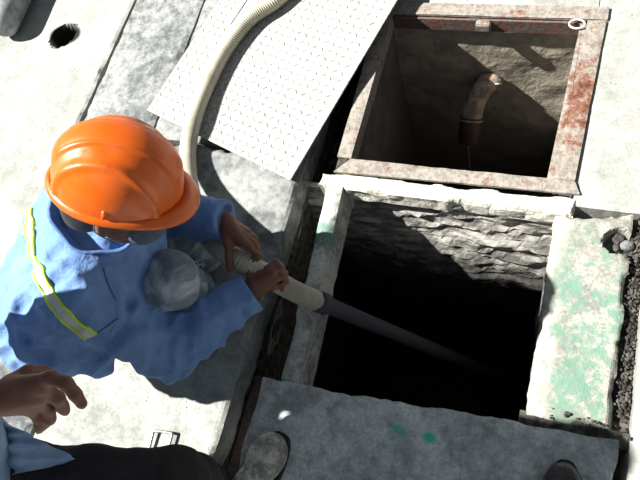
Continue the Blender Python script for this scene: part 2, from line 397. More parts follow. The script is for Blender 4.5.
# ================================================================== SETTING
rng = random.Random(7)
GL = 'pale'
def R4(x0, x1, y0, y1): return [(x0, y0), (x1, y0), (x1, y1), (x0, y1)]
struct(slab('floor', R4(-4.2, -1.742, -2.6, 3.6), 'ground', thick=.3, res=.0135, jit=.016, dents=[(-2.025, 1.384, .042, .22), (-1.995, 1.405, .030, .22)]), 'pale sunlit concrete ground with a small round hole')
struct(slab('floor', R4(-1.732, -1.408, -2.6, 3.6), 'strip', top=-.003, res=.02, jit=.014), 'grey weathered concrete strip along the crack')
struct(slab('floor', R4(-1.40, -.77, .945, 3.6), 'cover', top=-.004, res=.025), 'concrete ground under the tread plate')
struct(slab('floor', R4(-1.40, .29, -2.6, -1.02), 'ground', res=.04), 'pale concrete ground behind the standing person')
struct(slab('floor', R4(-.652, .086, 1.602, 3.6), 'ground', res=.025), 'pale concrete ground beyond the rusty frame')
struct(slab('floor', R4(.089, 2.6, .872, 3.6), 'ground', res=.022, jit=.004), 'pale speckled concrete ground beside the rusty frame')
struct(slab('floor', R4(.293, 2.6, -2.6, .868), 'ground', top=.012, res=.025, jit=.006), 'light concrete ground beyond the rubble groove')
for k, (x0, x1, y0, y1) in enumerate([(-14, -4.21, -12, 14), (2.61, 14, -12, 14), (-4.2, 2.6, 3.61, 14), (-4.2, 2.6, -12, -2.61)]):
    struct(box('floor', x0, x1, y0, y1, -.3, -.002, 'ground'), 'pale concrete yard further off')
# soil seen at the bottom of joints and channels
struct(box('floor', -1.38, -.772, -2.6, 3.6, -.60, -.108, 'rubble'), 'dark soil under the cover slab')
struct(box('floor', -.70, .30, -2.6, .192, -.60, -.118, 'rubble'), 'dark soil under the grey slab')
struct(box('floor', -.654, -.624, .90, 3.6, -.60, -.004, 'rubble'), 'dark soil beside the pipe chamber')
struct(box('floor', -1.76, -1.39, -2.6, 3.6, -.30, -.10, 'rubble'), 'dark soil in the joints')
struct(box('floor', -.80, -.66, -2.6, .20, -.40, -.20, 'rubble'), 'dark soil at the bottom of the narrow channel')
struct(box('floor', -.80, -.62, .86, 3.6, -.44, -.24, 'rubble'), 'dark soil in the channel beside the frame')
struct(box('floor', .22, .33, -2.6, .25, -.40, -.20, 'rubble'), 'dark soil in the gap beside the grey slab')
struct(box('floor', .242, .300, .25, .868, -.16, -.035, 'rubble'), 'dirt in the groove beside the green painted rim')
struct(box('floor', .03, .30, .222, .262, -.12, -.004, 'rubble'), 'dirt in the joint between the grey slab and the green painted rim')

def wallgrid(name, o, u, w, nrm, mat, amp, res=.014, lay=3.0, seed=0, topwear=.0, bow=0.0):
    """rough pit wall: o top corner, u along, w down, nrm pointing into the pit"""
    o, u, w, nrm = [np.array(q, float) for q in (o, u, w, nrm)]
    o = o-norm(u)*.04; u = u+norm(u)*.08
    nu = int(np.linalg.norm(u)/res); nw = int(np.linalg.norm(w)/res)
    a, b = np.meshgrid(np.linspace(0, 1, nu+1), np.linspace(0, 1, nw+1), indexing='ij')
    P = o+a[..., None]*u+b[..., None]*w; F = P.reshape(-1, 3)
    d = (fbm(F*np.array([11, 11, 11*lay])+seed, 5)-.5)*2*amp + (fbm(F*np.array([4, 4, 5])+seed+5, 2)-.5)*amp*1.2
    dep = (b*np.linalg.norm(w)).ravel()
    d = d*np.clip(dep/.03, .15, 1) - topwear*np.clip((dep-.02)/.05, 0, 1)*.6 - amp*.5
    if bow: d += bow*np.clip((dep-.03)/.42, 0, 1)
    F = F+nrm*d[:, None]
    i = np.arange((nu+1)*(nw+1)).reshape(nu+1, nw+1)
    Q = np.stack([i[:-1, :-1], i[1:, :-1], i[1:, 1:], i[:-1, 1:]], -1).reshape(-1, 4)
    if np.cross(u, w)@nrm < 0: Q = Q[:, ::-1]
    return struct(obj_np(name, F, Q, mat, smooth=False))
LX0, LX1, LY0, LY1, LD = -.768, .048, .215, .835, 1.7
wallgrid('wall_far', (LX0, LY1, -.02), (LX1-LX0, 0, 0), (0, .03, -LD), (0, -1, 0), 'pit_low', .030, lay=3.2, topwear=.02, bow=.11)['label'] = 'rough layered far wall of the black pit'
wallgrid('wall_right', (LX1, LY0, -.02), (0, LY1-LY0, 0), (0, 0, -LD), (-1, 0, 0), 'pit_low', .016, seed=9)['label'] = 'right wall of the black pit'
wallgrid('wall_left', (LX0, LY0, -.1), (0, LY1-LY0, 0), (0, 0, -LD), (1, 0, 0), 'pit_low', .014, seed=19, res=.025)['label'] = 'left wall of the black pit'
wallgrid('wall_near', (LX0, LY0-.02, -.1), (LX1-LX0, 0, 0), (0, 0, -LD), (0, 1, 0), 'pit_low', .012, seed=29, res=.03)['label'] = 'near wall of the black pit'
def pool(name, x0, x1, y0, y1, z, label):
    n = 24; V = []; F = []
    for i in range(n+1):
        for j in range(n+1):
            V.append((x0+(x1-x0)*i/n, y0+(y1-y0)*j/n, z+.002*math.sin(i*1.7+j*.6)*math.cos(j*1.3)))
    for i in range(n):
        for j in range(n): a = i*(n+1)+j; F.append((a, a+n+1, a+n+2, a+1))
    return struct(obj(name, V, F, 'water', smooth=True), label)
pool('floor', LX0-.02, LX1+.02, LY0-.05, LY1+.06, -1.45, 'black sewage at the bottom of the pit')
UX0, UX1, UY0, UY1, UD = -.612, .040, .935, 1.552, 1.45
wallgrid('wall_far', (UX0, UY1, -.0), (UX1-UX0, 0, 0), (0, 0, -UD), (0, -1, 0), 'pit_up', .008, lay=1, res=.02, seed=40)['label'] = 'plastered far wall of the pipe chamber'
wallgrid('wall_right', (UX1, UY0, -.0), (0, UY1-UY0, 0), (0, 0, -UD), (-1, 0, 0), 'pit_shade', .006, lay=1, res=.025, seed=50)['label'] = 'right wall of the pipe chamber'
wallgrid('wall_left', (UX0, UY0, -.0), (0, UY1-UY0, 0), (0, 0, -UD), (1, 0, 0), 'pit_shade', .006, lay=1, res=.03, seed=60)['label'] = 'left wall of the pipe chamber'
wallgrid('wall_near', (UX0, UY0, -.06), (UX1-UX0, 0, 0), (0, 0, -UD), (0, 1, 0), 'pit_shade', .006, lay=1, res=.03, seed=70)['label'] = 'near wall of the pipe chamber'
pool('floor', UX0-.02, UX1+.02, UY0-.02, UY1+.02, -1.35, 'dark water at the bottom of the pipe chamber')

# rims round the black pit
struct(slab('trim_1', [(-.60, .832), (.10, .838), (.112, .898), (-.652, .884)], 'white_rim', top=.004, thick=.075, res=.007, jit=.016, wear=.016, rough=.003), 'worn white concrete ledge between the two openings')
struct(slab('trim_2', [(.047, .252), (.254, .254), (.252, .868), (.046, .832)], 'rim', top=.005, thick=.09, res=.006, jit=.014, wear=.012, rough=.0035, dents=[(.222, .775, .032, .055)]), 'green painted concrete rim with a white plastered edge and a broken corner')

# ================================================================== THINGS
# lifting-handle cover slab on the left
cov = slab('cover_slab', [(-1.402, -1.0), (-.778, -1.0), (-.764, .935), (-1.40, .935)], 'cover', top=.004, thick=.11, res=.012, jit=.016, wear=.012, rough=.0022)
tag(cov, 'pale concrete cover slab with a steel lifting handle, under the crouching worker', 'slab')
hp = spline([g(149, 452, -.02), g(149, 450, .012), g(153, 434, .018), g(155, 431, .019), g(170, 433, .019), g(172, 435, .018), g(167, 453, .012), g(167, 455, -.02)], 6)
tube('handle', resample(hp, .004)[0], .0042, 'steel', cov, 8)
near = slab('concrete_slab', [(-.692, -1.0), (.268, -1.0), (.270, .243), (-.690, .188)], 'near', top=.014, thick=.13, res=.011, jit=.010, wear=.008, rough=.002)
tag(near, 'grey concrete slab with green paint spots at the near edge of the black pit', 'slab')
# steel edge rails of the narrow channel
rl = thing('edge_rail', 'dark rusty steel rail along the narrow channel beside the cover slab', 'rail', (-.75, -.4, -.12))
reparent(box('flange', -.768, -.738, -1.0, .20, -.125, -.115, 'darkrust', bev=.002), rl)
reparent(box('web', -.743, -.737, -1.0, .20, -.20, -.125, 'darkrust', bev=.001), rl)
beam = slab('concrete_beam', [(-.640, .19), (-.586, .19), (-.612, .845), (-.668, .845)], 'beam', top=.0, thick=.16, res=.007, jit=.012, wear=.008, rough=.002)
tag(beam, 'narrow concrete beam with flaking paint across the black pit under the hose', 'beam')
blk = slab('concrete_block', [(-.705, .842), (-.604, .842), (-.600, .888), (-.700, .886)], 'white_rim', top=.002, thick=.2, res=.008, jit=.02, wear=.016)
tag(blk, 'broken white concrete block at the frame corner where the beam ends', 'block')

# rusty angle-iron frame of the pipe chamber
fr = thing('manhole_frame', 'rusty steel angle frame round the opening with the dripping pipe', 'frame', (-.29, 1.24, 0))
def quadbar(name, quad, z0, z1, mat='frame'):
    return reparent(slab(name, quad, mat, top=z1, thick=z1-z0, res=.012, jit=.004, wear=.002, rough=.0012), fr)
quadbar('bar', [(-.655, .886), (.105, .906), (.085, .948), (-.607, .940)], .0, .011)
quadbar('bar', [(.028, .949), (.086, .949), (.115, 1.547), (.058, 1.545)], .0, .0105)
quadbar('bar', [(-.655, 1.549), (.118, 1.548), (.118, 1.60), (-.655, 1.60)], .0, .011)
quadbar('bar', [(-.655, .942), (-.607, .942), (-.600, 1.547), (-.655, 1.547)], .0, .0105)
def inner(name, a, b, th, dep, mat='frame'):
    a = np.array(a); b = np.array(b); d = norm(np.r_[b-a, 0])[:2]; nn = np.array([-d[1], d[0]])*th
    return reparent(slab(name, [tuple(a), tuple(b), tuple(b+nn), tuple(a+nn)], mat, top=-.001, thick=dep, res=.02, jit=.001, wear=.001, rough=.0002), fr)
inner('flange', (-.60, .944), (.026, .950), -.007, .05)
inner('flange', (.008, .950), (.038, 1.545), -.022, .10)
inner('flange', (-.60, 1.538), (.052, 1.538), .008, .055, 'darkrust')
inner('flange', (-.606, .945), (-.600, 1.54), .006, .05)
bk = reparent(box('hinge_bracket', -.300, -.250, 1.512, 1.538, -.030, .004, 'frame', bev=.004), fr)
# wire ring on the frame corner
c = g(577, 24, .010); th = np.linspace(0, 2*math.pi, 25)
ring = np.stack([c[0]+.024*np.cos(th), c[1]+.015*np.sin(th), c[2]+.004*np.sin(th)], 1)
tag(tube('wire_ring', ring, .0034, 'wire', seg=6, caps=False), 'thin pale wire ring hanging in the corner of the rusty frame', 'ring')

# elbow pipe in the chamber wall
ep = thing('drain_pipe', 'tan elbow pipe dripping water out of the chamber wall', 'pipe', (-.26, 1.55, -.36))
pp = spline([(-.255, 1.60, -.355), (-.258, 1.545, -.355), g(483, 88, -.365), g(475, 102, -.40), g(471, 120, -.455)], 8)
reparent(tube('elbow', pp, np.linspace(.040, .043, len(pp)), 'pvc', seg=20), ep)
e0 = pp[-1]; e1 = np.array(g(468, 143, -.52)); dd = norm(e1-e0)
sl = np.array([e0-dd*.012, e0, e0+dd*.02, e1-dd*.004, e1])
reparent(tube('sleeve', sl, [.0445, .046, .0445, .044, .040], 'rubber', seg=20), ep)
reparent(tube('clamp_ring', np.array([e0-dd*.003, e0+dd*.003]), .0475, 'pvc', seg=20), ep)
fl = spline([(-.258, 1.552, -.355), (-.258, 1.525, -.357)], 3); reparent(tube('collar', fl, .052, 'pvc', seg=20), ep)
wt = thing('wire_tie', 'twisted pale wire tied round the top of the elbow pipe', 'wire', tuple(g(490, 82, -.33)))
for k, pl in enumerate(([(484, 84), (489, 80), (494, 82), (500, 80)], [(488, 86), (491, 81), (493, 78), (497, 83)], [(490, 83), (496, 84), (501, 83)])):
    reparent(tube('strand', spline([g(a, b, -.325-.004*k) for a, b in pl], 4), .0032, 'wire', seg=6), wt)
dr = np.array([e1+[0, 0, .0], e1+[0, 0, -.25], e1+[0, 0, -.55], e1+[0, 0, -.835]])
tag(tube('water_stream', resample(dr, .05)[0], .0035, 'drip', seg=8), 'thin stream of water falling from the elbow pipe', 'water')

# tread plate
A, B_, C_ = g(147, 110, .010), g(290, 180, .034), g(397, 0, .078)
e1v = norm(B_-A); e3 = norm(np.cross(e1v, C_-B_)); e2v = np.cross(e3, e1v); W = np.linalg.norm(B_-A); ang = (C_-B_)@e1v/((C_-B_)@e2v)
Hh = 1.12
def pt(s, t_, n_=0): return A+e1v*(s+ang*t_)+e2v*t_+e3*n_
def onplate(px, py, up=0.0):            # where the line of sight meets the plate, lifted off it by up
    d = CAM_R*(px-320)/FPX - CAM_U*(py-240)/FPX + CAM_F; o = np.array([0, 0, CAM_H]); return o+d*(((A+e3*up-o)@e3)/(d@e3))
def st(p): d = np.array(p)-A; t_ = d@e2v; return d@e1v-ang*t_, t_
s0, t0 = st(onplate(230, 25)); s1, t1 = st(onplate(247, 0)); ts = (s1-s0)/(t1-t0); sT = s0+ts*(Hh-t0)
poly = [(0, 0), (W, 0), (W, Hh), (sT+.006, Hh), (s0+.004, t0), (s0-.001, t0+.004), (sT-.008, Hh), (0, Hh)]
V = [pt(*p) for p in poly]+[pt(*p, -.007) for p in poly]; n = len(poly)
F = [tuple(range(n)), tuple(range(2*n-1, n-1, -1))]+[(i, i+n, (i+1) % n+n, (i+1) % n) for i in range(n)]
bm = bmesh.new(); vv = [bm.verts.new(tuple(v)) for v in V]
for f in F: bm.faces.new([vv[i] for i in f])
bmesh.ops.recalc_face_normals(bm, faces=bm.faces); me = bpy.data.meshes.new('tread_plate'); bm.to_mesh(me); bm.free()
pl = bpy.data.objects.new('tread_plate', me); COL.objects.link(pl); me.materials.append(M['plate'])
tag(pl, 'light worn steel tread plate lying half over the pipe opening under the hose', 'plate')
V = []; F = []; sp = .031
for i in range(int(W/sp)):
    for j in range(int(Hh/sp)):
        s_, t_ = (i+.5)*sp, (j+.5)*sp
        if abs(s_-(s0+ts*(t_-t0))) < .02 and t_ > t0-.02: continue
        if s_ > W-.02: continue
        sg = 1 if (i+j) % 2 else -1; d = np.array([math.cos(sg*math.pi/4), math.sin(sg*math.pi/4)]); q = np.array([-d[1], d[0]])
        L_, w_ = .0125, .0030; b = len(V)
        for (a, c_, h_) in ((-L_, 0, 0), (-L_*.5, -w_, 0), (L_*.5, -w_, 0), (L_, 0, 0), (L_*.5, w_, 0), (-L_*.5, w_, 0), (-L_*.5, 0, .0022), (L_*.5, 0, .0022)):
            p = np.array([s_, t_])+d*a+q*c_; V.append(pt(p[0], p[1], h_-.0002 if h_ == 0 else h_))
        F += [(b, b+1, b+6), (b+1, b+2, b+7, b+6), (b+2, b+3, b+7), (b+3, b+4, b+7), (b+4, b+5, b+6, b+7), (b+5, b, b+6)]
tag(obj('tread_lugs', V, F, 'lug', pl), kind='stuff')
sp_ = pt(W*.55, Hh-.06); tag(slab('concrete_block', R4(sp_[0]-.12, sp_[0]+.12, sp_[1]-.03, sp_[1]+.09), 'cover', top=float(sp_[2])-.03, thick=float(sp_[2])-.03, res=.03), 'concrete block propping up the far end of the tread plate', 'block')

# suction hose
HR = .0285; HU = HR+.006
hpts = [onplate(345, -62, HU), onplate(305, -28, HU), onplate(276, 0, HU), onplate(249, 19, HU), onplate(225, 49, HU), onplate(206, 86, HU), onplate(194, 118, HU+.004), g(188, 150, .042), g(189, 182, .075), g(198, 216, .16), g(213, 243, .245), g(239, 261, .285), g(263, 273, .25), g(292, 290, .175), g(322, 303, .104)]
hs, q = resample(spline(hpts, 24), .0021)
ho = thing('suction_hose', 'cream ribbed suction hose with dark rigid pipe running into the black pit', 'hose', (-.6, .43, 0))
reparent(tube('ribbed_hose', hs, HR+.0022*np.sin(q*2*math.pi/.0085), 'hose', seg=20), ho)
d = norm(hs[-1]-hs[-12]); a = hs[-1]
target = g(452, 357, -.65); d2 = norm(target-a)
pip, q = resample(np.array([a-d2*.012, a+d2*.01, a+d2*.03, a+d2*np.linalg.norm(target-a)*2.2]), .02)
reparent(tube('rigid_pipe', pip, .0245, 'pipe_dark', seg=20), ho)
reparent(tube('coupling', np.array([a-d2*.02, a-d2*.018, a+d2*.018, a+d2*.02]), [.028, .0318, .0318, .027], 'pipe_dark', seg=20), ho)

# grey pipe end in the far corner
gp = np.array(g(2, 24, .07)); gd = norm(np.array(g(26, -26, .07))-gp)
gps = np.array([gp-gd*.045, gp-gd*.038, gp-gd*.02, gp, gp+gd*.5])
tag(tube('grey_pipe', gps, [.012, .036, .056, .064, .066], 'grey_pipe', seg=20), 'grey rounded pipe end lying on the pale ground beside the small hole', 'pipe')

# rubble
def stone(name, c, r, mat, parent=None, seed=0):
    bm = bmesh.new(); bmesh.ops.create_icosphere(bm, subdivisions=2, radius=1)
    rs = np.random.RandomState(seed); s = rs.uniform(.7, 1.25, 3); P = np.array([v.co[:] for v in bm.verts]); k = .75+.5*vnoise(P*1.3+seed*3.1)
    for v, kk in zip(bm.verts, k): v.co = Vector((c[0]+v.co.x*s[0]*r*kk, c[1]+v.co.y*s[1]*r*kk, c[2]+v.co.z*s[2]*.75*r*kk))
    me = bpy.data.meshes.new(name); bm.to_mesh(me); bm.free(); o = bpy.data.objects.new(name, me); COL.objects.link(o); me.materials.append(M[mat]); return o
for k, (px, py, r, z, mt) in enumerate([(618, 238, .016, -.025, 'rubble'), (627, 246, .015, -.022, 'strip'), (616, 247, .012, -.03, 'rubble')]):
    tag(stone('stone', g(px, py, z), r, mt, seed=k+3), ['dark stone in the broken corner of the green painted rim', 'light grey stone wedged in the broken rim corner', 'small dark stone at the edge of the broken rim corner'][k], 'stone')
V = []; F = []
ico = bmesh.new(); bmesh.ops.create_icosphere(ico, subdivisions=1, radius=1); iv = np.array([v.co[:] for v in ico.verts]); iff = [[v.index for v in f.verts] for f in ico.faces]; ico.free()
rs = np.random.RandomState(2)
for k in range(900):
    y = rs.uniform(.235, .86); x = .273+rs.normal()*.010; r = rs.uniform(.002, .0055)
    if y < .30: x = rs.uniform(.10, .30); y = .245+abs(rs.normal())*.018
    x = min(max(x, .10), .290)
    if x < .25 and k % 4: continue
    b = len(V); k_ = .7+.6*vnoise(iv*1.4+k*1.37); z = (-.034 if (.252 < x < .302 and y > .25) else .008)+r*.4+ (0.012*rs.rand() if .252 < x < .302 else 0)
    V += list(iv*r*k_[:, None]*np.array([1, 1, .8])+[x, y, z]); F += [tuple(b+i for i in f) for f in iff]
tag(obj('rubble', V, F, 'rubble'), 'loose dirt and gravel along the groove beside the green painted rim', 'rubble', kind='stuff')

# ================================================================== PEOPLE
def head_prims(c, U, F, s=1.0):
    """head of about .22 m: c centre, U up, F facing"""
    U = norm(U); F = norm(np.array(F)-(np.array(F)@U)*U); L = np.cross(U, F); c = np.array(c)
    def P(f, l, u): return c+(F*f+L*l+U*u)*s
    ax = [F, L, U]
    pr = [ell(P(-.012, 0, .03), (.098*s, .076*s, .088*s), ax), ell(P(.025, 0, -.03), (.070*s, .062*s, .085*s), ax),
          cap(P(.050, .0, -.088), P(.045, 0, -.06), .028*s, .034*s),
          cap(P(.088, 0, .010), P(.110, 0, -.028), .008*s, .014*s),
          cap(P(.085, -.028, .024), P(.085, .028, .024), .012*s),
          cap(P(.092, -.018, -.062), P(.092, .018, -.062), .008*s)]
    for sg in (-1, 1): pr.append(ell(P(-.005, sg*.076, -.008), (.018*s, .009*s, .032*s), ax))
    eyes = [P(.082, sg*.031, .004) for sg in (-1, 1)]
    return pr, eyes, P, ax
def hair_cap(name, c, U, F, parent, s=1.0):
    U = norm(U); F = norm(np.array(F)-(np.array(F)@U)*U); L = np.cross(U, F); c = np.array(c)
    pr = [ell(c+(F*-.018+U*.036)*s, (.102*s, .082*s, .092*s), [F, L, U]), ell(c+(F*-.055+U*-.02)*s, (.055*s, .068*s, .06*s), [F, L, U])]
    return implicit(name, pr, 'hair', parent, .006, k=.02, disp=folds(.004, 40))
def fingers(lists, r=.0085):
    out = []
    for f in lists:
        pts = f['p']; k = f.get('r', r); rs = np.linspace(k*1.12, k*.86, len(pts)); out += chain(pts, rs)
    return out
def seat_shoe(name, heel, toe, mat, solemat, parent, h=.085, w=.047, up=(0, 0, 1), tongue=True, z0=0.0, vox=.0045, shank=None):
    """shoe standing on z0: upper + sole (sub-part), heel and toe are plan points"""
    heel = np.array([*heel[:2], z0]); toe = np.array([*toe[:2], z0]); d = norm(toe-heel); L = np.linalg.norm(toe-heel); s_ = np.array([-d[1], d[0], 0])
    def P(f, l, u): return heel+d*L*f+s_*l+np.array([0, 0, u])
    pr = [ell(P(.16, 0, .045), (L*.17, w*.74, .05), [d, s_, (0, 0, 1)]), ell(P(.45, 0, .04), (L*.36, w*.80, .045), [d, s_, (0, 0, 1)]),
          ell(P(.76, .002, .034), (L*.23, w*.98, .038), [d, s_, (0, 0, 1)]), cap(P(.17, 0, .05), P(.20, 0, h), w*.80, w*.85), cap(P(.25, 0, .06), P(.55, 0, .055), .038, .028)]
    upper = implicit(name, pr, mat, parent, vox, k=.022)
    sp_ = []
    n = 9
    V = []
    out = []
    for k in range(40):
        a = 2*math.pi*k/40; f = .5+.515*math.cos(a); wd = w*(.80+.22*math.sin(min(max((f-.1)/.9, 0), 1)*math.pi*.8+.15)); out.append((f, math.copysign(abs(math.sin(a))**.7, math.sin(a))*wd))
    for z in (0.0, .004, .020, .024):
        ins = .97 if z in (0.0, .011) else 1.0
        V += [P(.5+(f-.5)*ins, l*ins, z) for f, l in out]
    Fc = [tuple(range(40))[::-1], tuple(range(120, 160))]+[(r*40+i, r*40+(i+1) % 40, (r+1)*40+(i+1) % 40, (r+1)*40+i) for r in range(3) for i in range(40)]
    obj('sole', V, Fc, solemat, upper, False)
    return upper, P
def ribbon(name, pix, wdt, bvh, mat, parent, off=.003, step=.01, th=.0015, side_bias=0.0):
    """band laid on a garment along a line sighted in the photo"""
    pts = []
    P2 = np.array(pix, float); P2 = spline([np.r_[p, 0] for p in P2], 8)[:, :2]
    o = Vector((0, 0, CAM_H)); N_ = []
    for px, py in P2:
        d = Vector(CAM_R*(px-320)/FPX - CAM_U*(py-240)/FPX + CAM_F).normalized()
        loc, nrm, i, ds = bvh.ray_cast(o, d)
        if loc is not None: pts.append(np.array(loc)); N_.append(np.array(nrm))
    pts = np.array(pts); N_ = np.array(N_)
    for _ in range(3): N_[1:-1] = (N_[:-2]+2*N_[1:-1]+N_[2:])/4; pts[1:-1] = (pts[:-2]+2*pts[1:-1]+pts[2:])/4
    T = np.gradient(pts, axis=0); T /= np.linalg.norm(T, axis=1)[:, None]+1e-9; N_ /= np.linalg.norm(N_, axis=1)[:, None]; S_ = np.cross(T, N_); S_ /= np.linalg.norm(S_, axis=1)[:, None]
    V = []; F = []; K = 5
    for i in range(len(pts)):
        for j in range(K):
            q = pts[i]+S_[i]*(wdt*((j/(K-1))-.5)+side_bias)
            hit = bvh.find_nearest(Vector(q)); loc, nn = np.array(hit[0]), np.array(hit[1]); V.append(loc+nn*off)
    n0 = len(V)
    V += [v-0.001*0 for v in V]
    for i in range(len(pts)):
        for j in range(K): V[n0+i*K+j] = V[i*K+j]-N_[i]*(th+off)
    for i in range(len(pts)-1):
        for j in range(K-1):
            a = i*K+j; F.append((a, a+1, a+K+1, a+K)); F.append((n0+a, n0+a+K, n0+a+K+1, n0+a+1))
        a = i*K; F.append((a, a+K, n0+a+K, n0+a)); a = i*K+K-1; F.append((a, n0+a, n0+a+K, a+K))
    F.append(tuple([j for j in range(K)]+[n0+j for j in range(K-1, -1, -1)])[::-1]); e = (len(pts)-1)*K; F.append(tuple([e+j for j in range(K)]+[n0+e+j for j in range(K-1, -1, -1)]))
    o_ = obj(name, V, F, mat, parent, True)
    bm = bmesh.new(); bm.from_mesh(o_.data); bmesh.ops.recalc_face_normals(bm, faces=bm.faces); bm.to_mesh(o_.data); bm.free()
    return o_
def bvh_of(o): return BVHTree.FromPolygons([v.co.copy() for v in o.data.vertices], [tuple(p.vertices) for p in o.data.polygons])

# ---------------------------------------------------------------- crouching worker
wk = thing('person', 'crouching worker in orange hard hat and light blue jacket gripping the ribbed hose', 'person', (0, 0, 0))
HU_, HF_ = norm((.363, .409, .832)), norm((.874, .162, -.458)); HL_ = np.cross(HU_, HF_)
HC = g(119, 181, .775)                       # centre of the hard hat's rim
HD = HC-HU_*.052+HF_*(-.010)                 # head centre
pel = (-1.21, .28, .26); chest = (-1.05, .37, .485); neck = np.array((-.925, .405, .625))
shR, elR, wrR = np.array((-.985, .235, .555)), np.array(g(166, 350, .29)), np.array(g(252, 292, .27))
shL, elL, wrL = np.array((-.965, .500, .55)), np.array((-1.01, .535, .315)), np.array(g(226, 221, .335))
hipR, knR, anR = np.array((-1.18, .19, .25)), np.array(g(170, 277, .425)), np.array(g(207, 322, .10))
hipL, knL, anL = np.array((-1.20, .38, .26)), np.array((-.975, .515, .10)), np.array((-1.33, .47, .07))
hprims, eyes, HPt, hax = head_prims(HD, HU_, HF_)
# right fist over the hose
rf = [dict(p=[g(254, 288, .275), g(268, 268, .305), g(276, 262, .30), g(281, 266, .275), g(277, 274, .25)]),
      dict(p=[g(255, 290, .275), g(273, 273, .300), g(281, 268, .292), g(285, 273, .268), g(281, 280, .245)]),
      dict(p=[g(256, 292, .270), g(275, 280, .285), g(283, 276, .275), g(286, 281, .252), g(281, 286, .235)]),
      dict(p=[g(256, 294, .265), g(274, 287, .262), g(281, 285, .250), g(282, 290, .232)], r=.0075),
      dict(p=[g(250, 288, .275), g(250, 270, .285), g(253, 261, .29), g(260, 256, .285)], r=.0100)]
# left hand laid over the hose
lf = [dict(p=[g(228, 225, .335), g(243, 241, .335), g(250, 247, .325), g(256, 254, .305), g(256, 259, .285)]),
      dict(p=[g(231, 224, .330), g(246, 237, .325), g(254, 243, .312), g(258, 250, .292), g(256, 257, .268)]),
      dict(p=[g(232, 222, .325), g(248, 233, .315), g(255, 239, .298), g(257, 246, .276), g(253, 252, .255)]),
      dict(p=[g(231, 220, .320), g(247, 230, .303), g(253, 236, .285), g(253, 243, .263)], r=.0075),
      dict(p=[g(225, 226, .335), g(228, 244, .338), g(229, 257, .332), g(229, 269, .318)], r=.0105)]
palmR = [cap(wrR, g(256, 286, .278), .024, .022), ell(g(263, 280, .275), (.036, .030, .020))]
palmL = [cap(wrL, g(230, 228, .335), .024, .022), cap(g(229, 228, .335), g(240, 240, .33), .024, .019), cap(g(228, 227, .335), g(229, 243, .335), .018, .014)]
arm = lambda s_, e, w: chain([s_, s_*.5+e*.5, e, e*.6+w*.4, w], [.052, .046, .038, .036, .024])
leg = lambda h_, k_, a_: chain([h_, h_*.5+k_*.5, k_, k_*.65+a_*.35, a_], [.075, .066, .052, .05, .034])
torso = [cap(pel, chest, .115, .120), cap(chest, neck, .11, .055), cap(shR, shL, .06), cap(hipR, hipL, .09), cap(neck, HD-HU_*.03, .052, .050)]
body = implicit('body', torso+arm(shR, elR, wrR)+arm(shL, elL, wrL)+leg(hipR, knR, anR)+leg(hipL, knL, anL)+hprims+palmR+palmL+fingers(rf)+fingers(lf), 'skin', wk, .0042, k=.008)
# jeans
def jf(P): return folds(.007, 13, 2.0, (1, 1, 1.8))(P)+.0065*np.sin((P-knR)@norm(anR-knR)*170+7*vnoise(P*11))*np.clip(((P-knR)@norm(anR-knR)-.01)/.05, 0, 1)
jl = lambda h_, k_, a_, sc=1.0: chain([h_, h_*.5+k_*.5, k_, k_*.6+a_*.4, a_], [.096, .086, .066*sc, .070, .066])
jeans = implicit('jeans', chain([hipR, hipR*.5+knR*.5, knR, np.array(g(187, 297, .29)), np.array(g(201, 317, .13))], [.096, .086, .062, .069, .066])+jl(hipL, knL, anL)+[cap(hipR, hipL, .11), cap(pel, np.array(pel)*.6+np.array(chest)*.4, .125, .12)], 'jeans', wk, .005, k=.03, disp=jf)
bj = bvh_of(jeans)
for k in range(9):
    a = g(196+rng.uniform(-8, 9), 262+rng.uniform(-12, 14), .36); hit = bj.find_nearest(Vector(a)); q = np.array(hit[0]); nn = np.array(hit[1])
    d = norm(np.cross(nn, np.array([rng.uniform(-1, 1), rng.uniform(-1, 1), rng.uniform(-1, 1)])))
    L_ = rng.uniform(.012, .03); tube('loose_thread', spline([q-nn*.002, q+nn*.006+d*L_*.4, q+nn*.004+d*L_*.8, q-nn*.001+d*L_+np.array([0, 0, -.004])], 4), .0012, 'thread', jeans, 5)
# shoes
seat_shoe('shoe', (-1.0, .335), (-.765, .425), 'shoe_black', 'sole_tan', wk, z0=.004)
lsh = implicit('shoe', chain([anL+np.array([-.02, 0, .0]), anL+np.array([-.07, -.01, -.005]), anL+np.array([-.10, -.015, -.025]), anL+np.array([-.02, -.01, -.03])], [.048, .045, .035, .03])+[cap(anL+np.array([-.06, 0, .03]), anL+np.array([-.10, -.01, -.02]), .04, .04)], 'shoe_black', wk, .006, k=.02)
# jacket
def jw(P):
    D_ = norm(lowR-shR); a_ = norm(np.cross(D_, (0, 0, 1))); b_ = np.cross(D_, a_)
    Q_ = np.stack([P@a_*17, P@b_*17, P@D_*4.5], 1)+vnoise(P*7)[:, None]*1.3
    f = folds(.014, 8, 5.0)(P)+.022*(np.abs(vnoise(Q_)-.5)*2-.35)+.007*(np.abs(vnoise(Q_*2.1+5)-.5)*2-.35)
    el = np.linalg.norm(P-elR, axis=1); ax_ = norm(wrR-shR); s_ = (P-elR)@ax_
    f += .006*np.sin(s_*150+6*vnoise(P*12))*np.exp(-(el/.11)**2)
    sh_ = np.linalg.norm(P-shR, axis=1); f += .005*np.sin(((P-shR)@norm((.6, -.5, -.2)))*120+5*vnoise(P*10))*np.exp(-(sh_/.14)**2)
    return f
sl_ = lambda s_, e, w, q=1.0: chain([s_, s_*.5+e*.5, e, e*.55+w*.45, w], [.086*q, .078*q, .070*q, .060, .050])
cR = wrR+norm(wrR-elR)*.0; cL = wrL+norm(wrL-elL)*.0
lowR = np.array((-1.205, .18, .335)); lowL = np.array((-1.205, .40, .35))
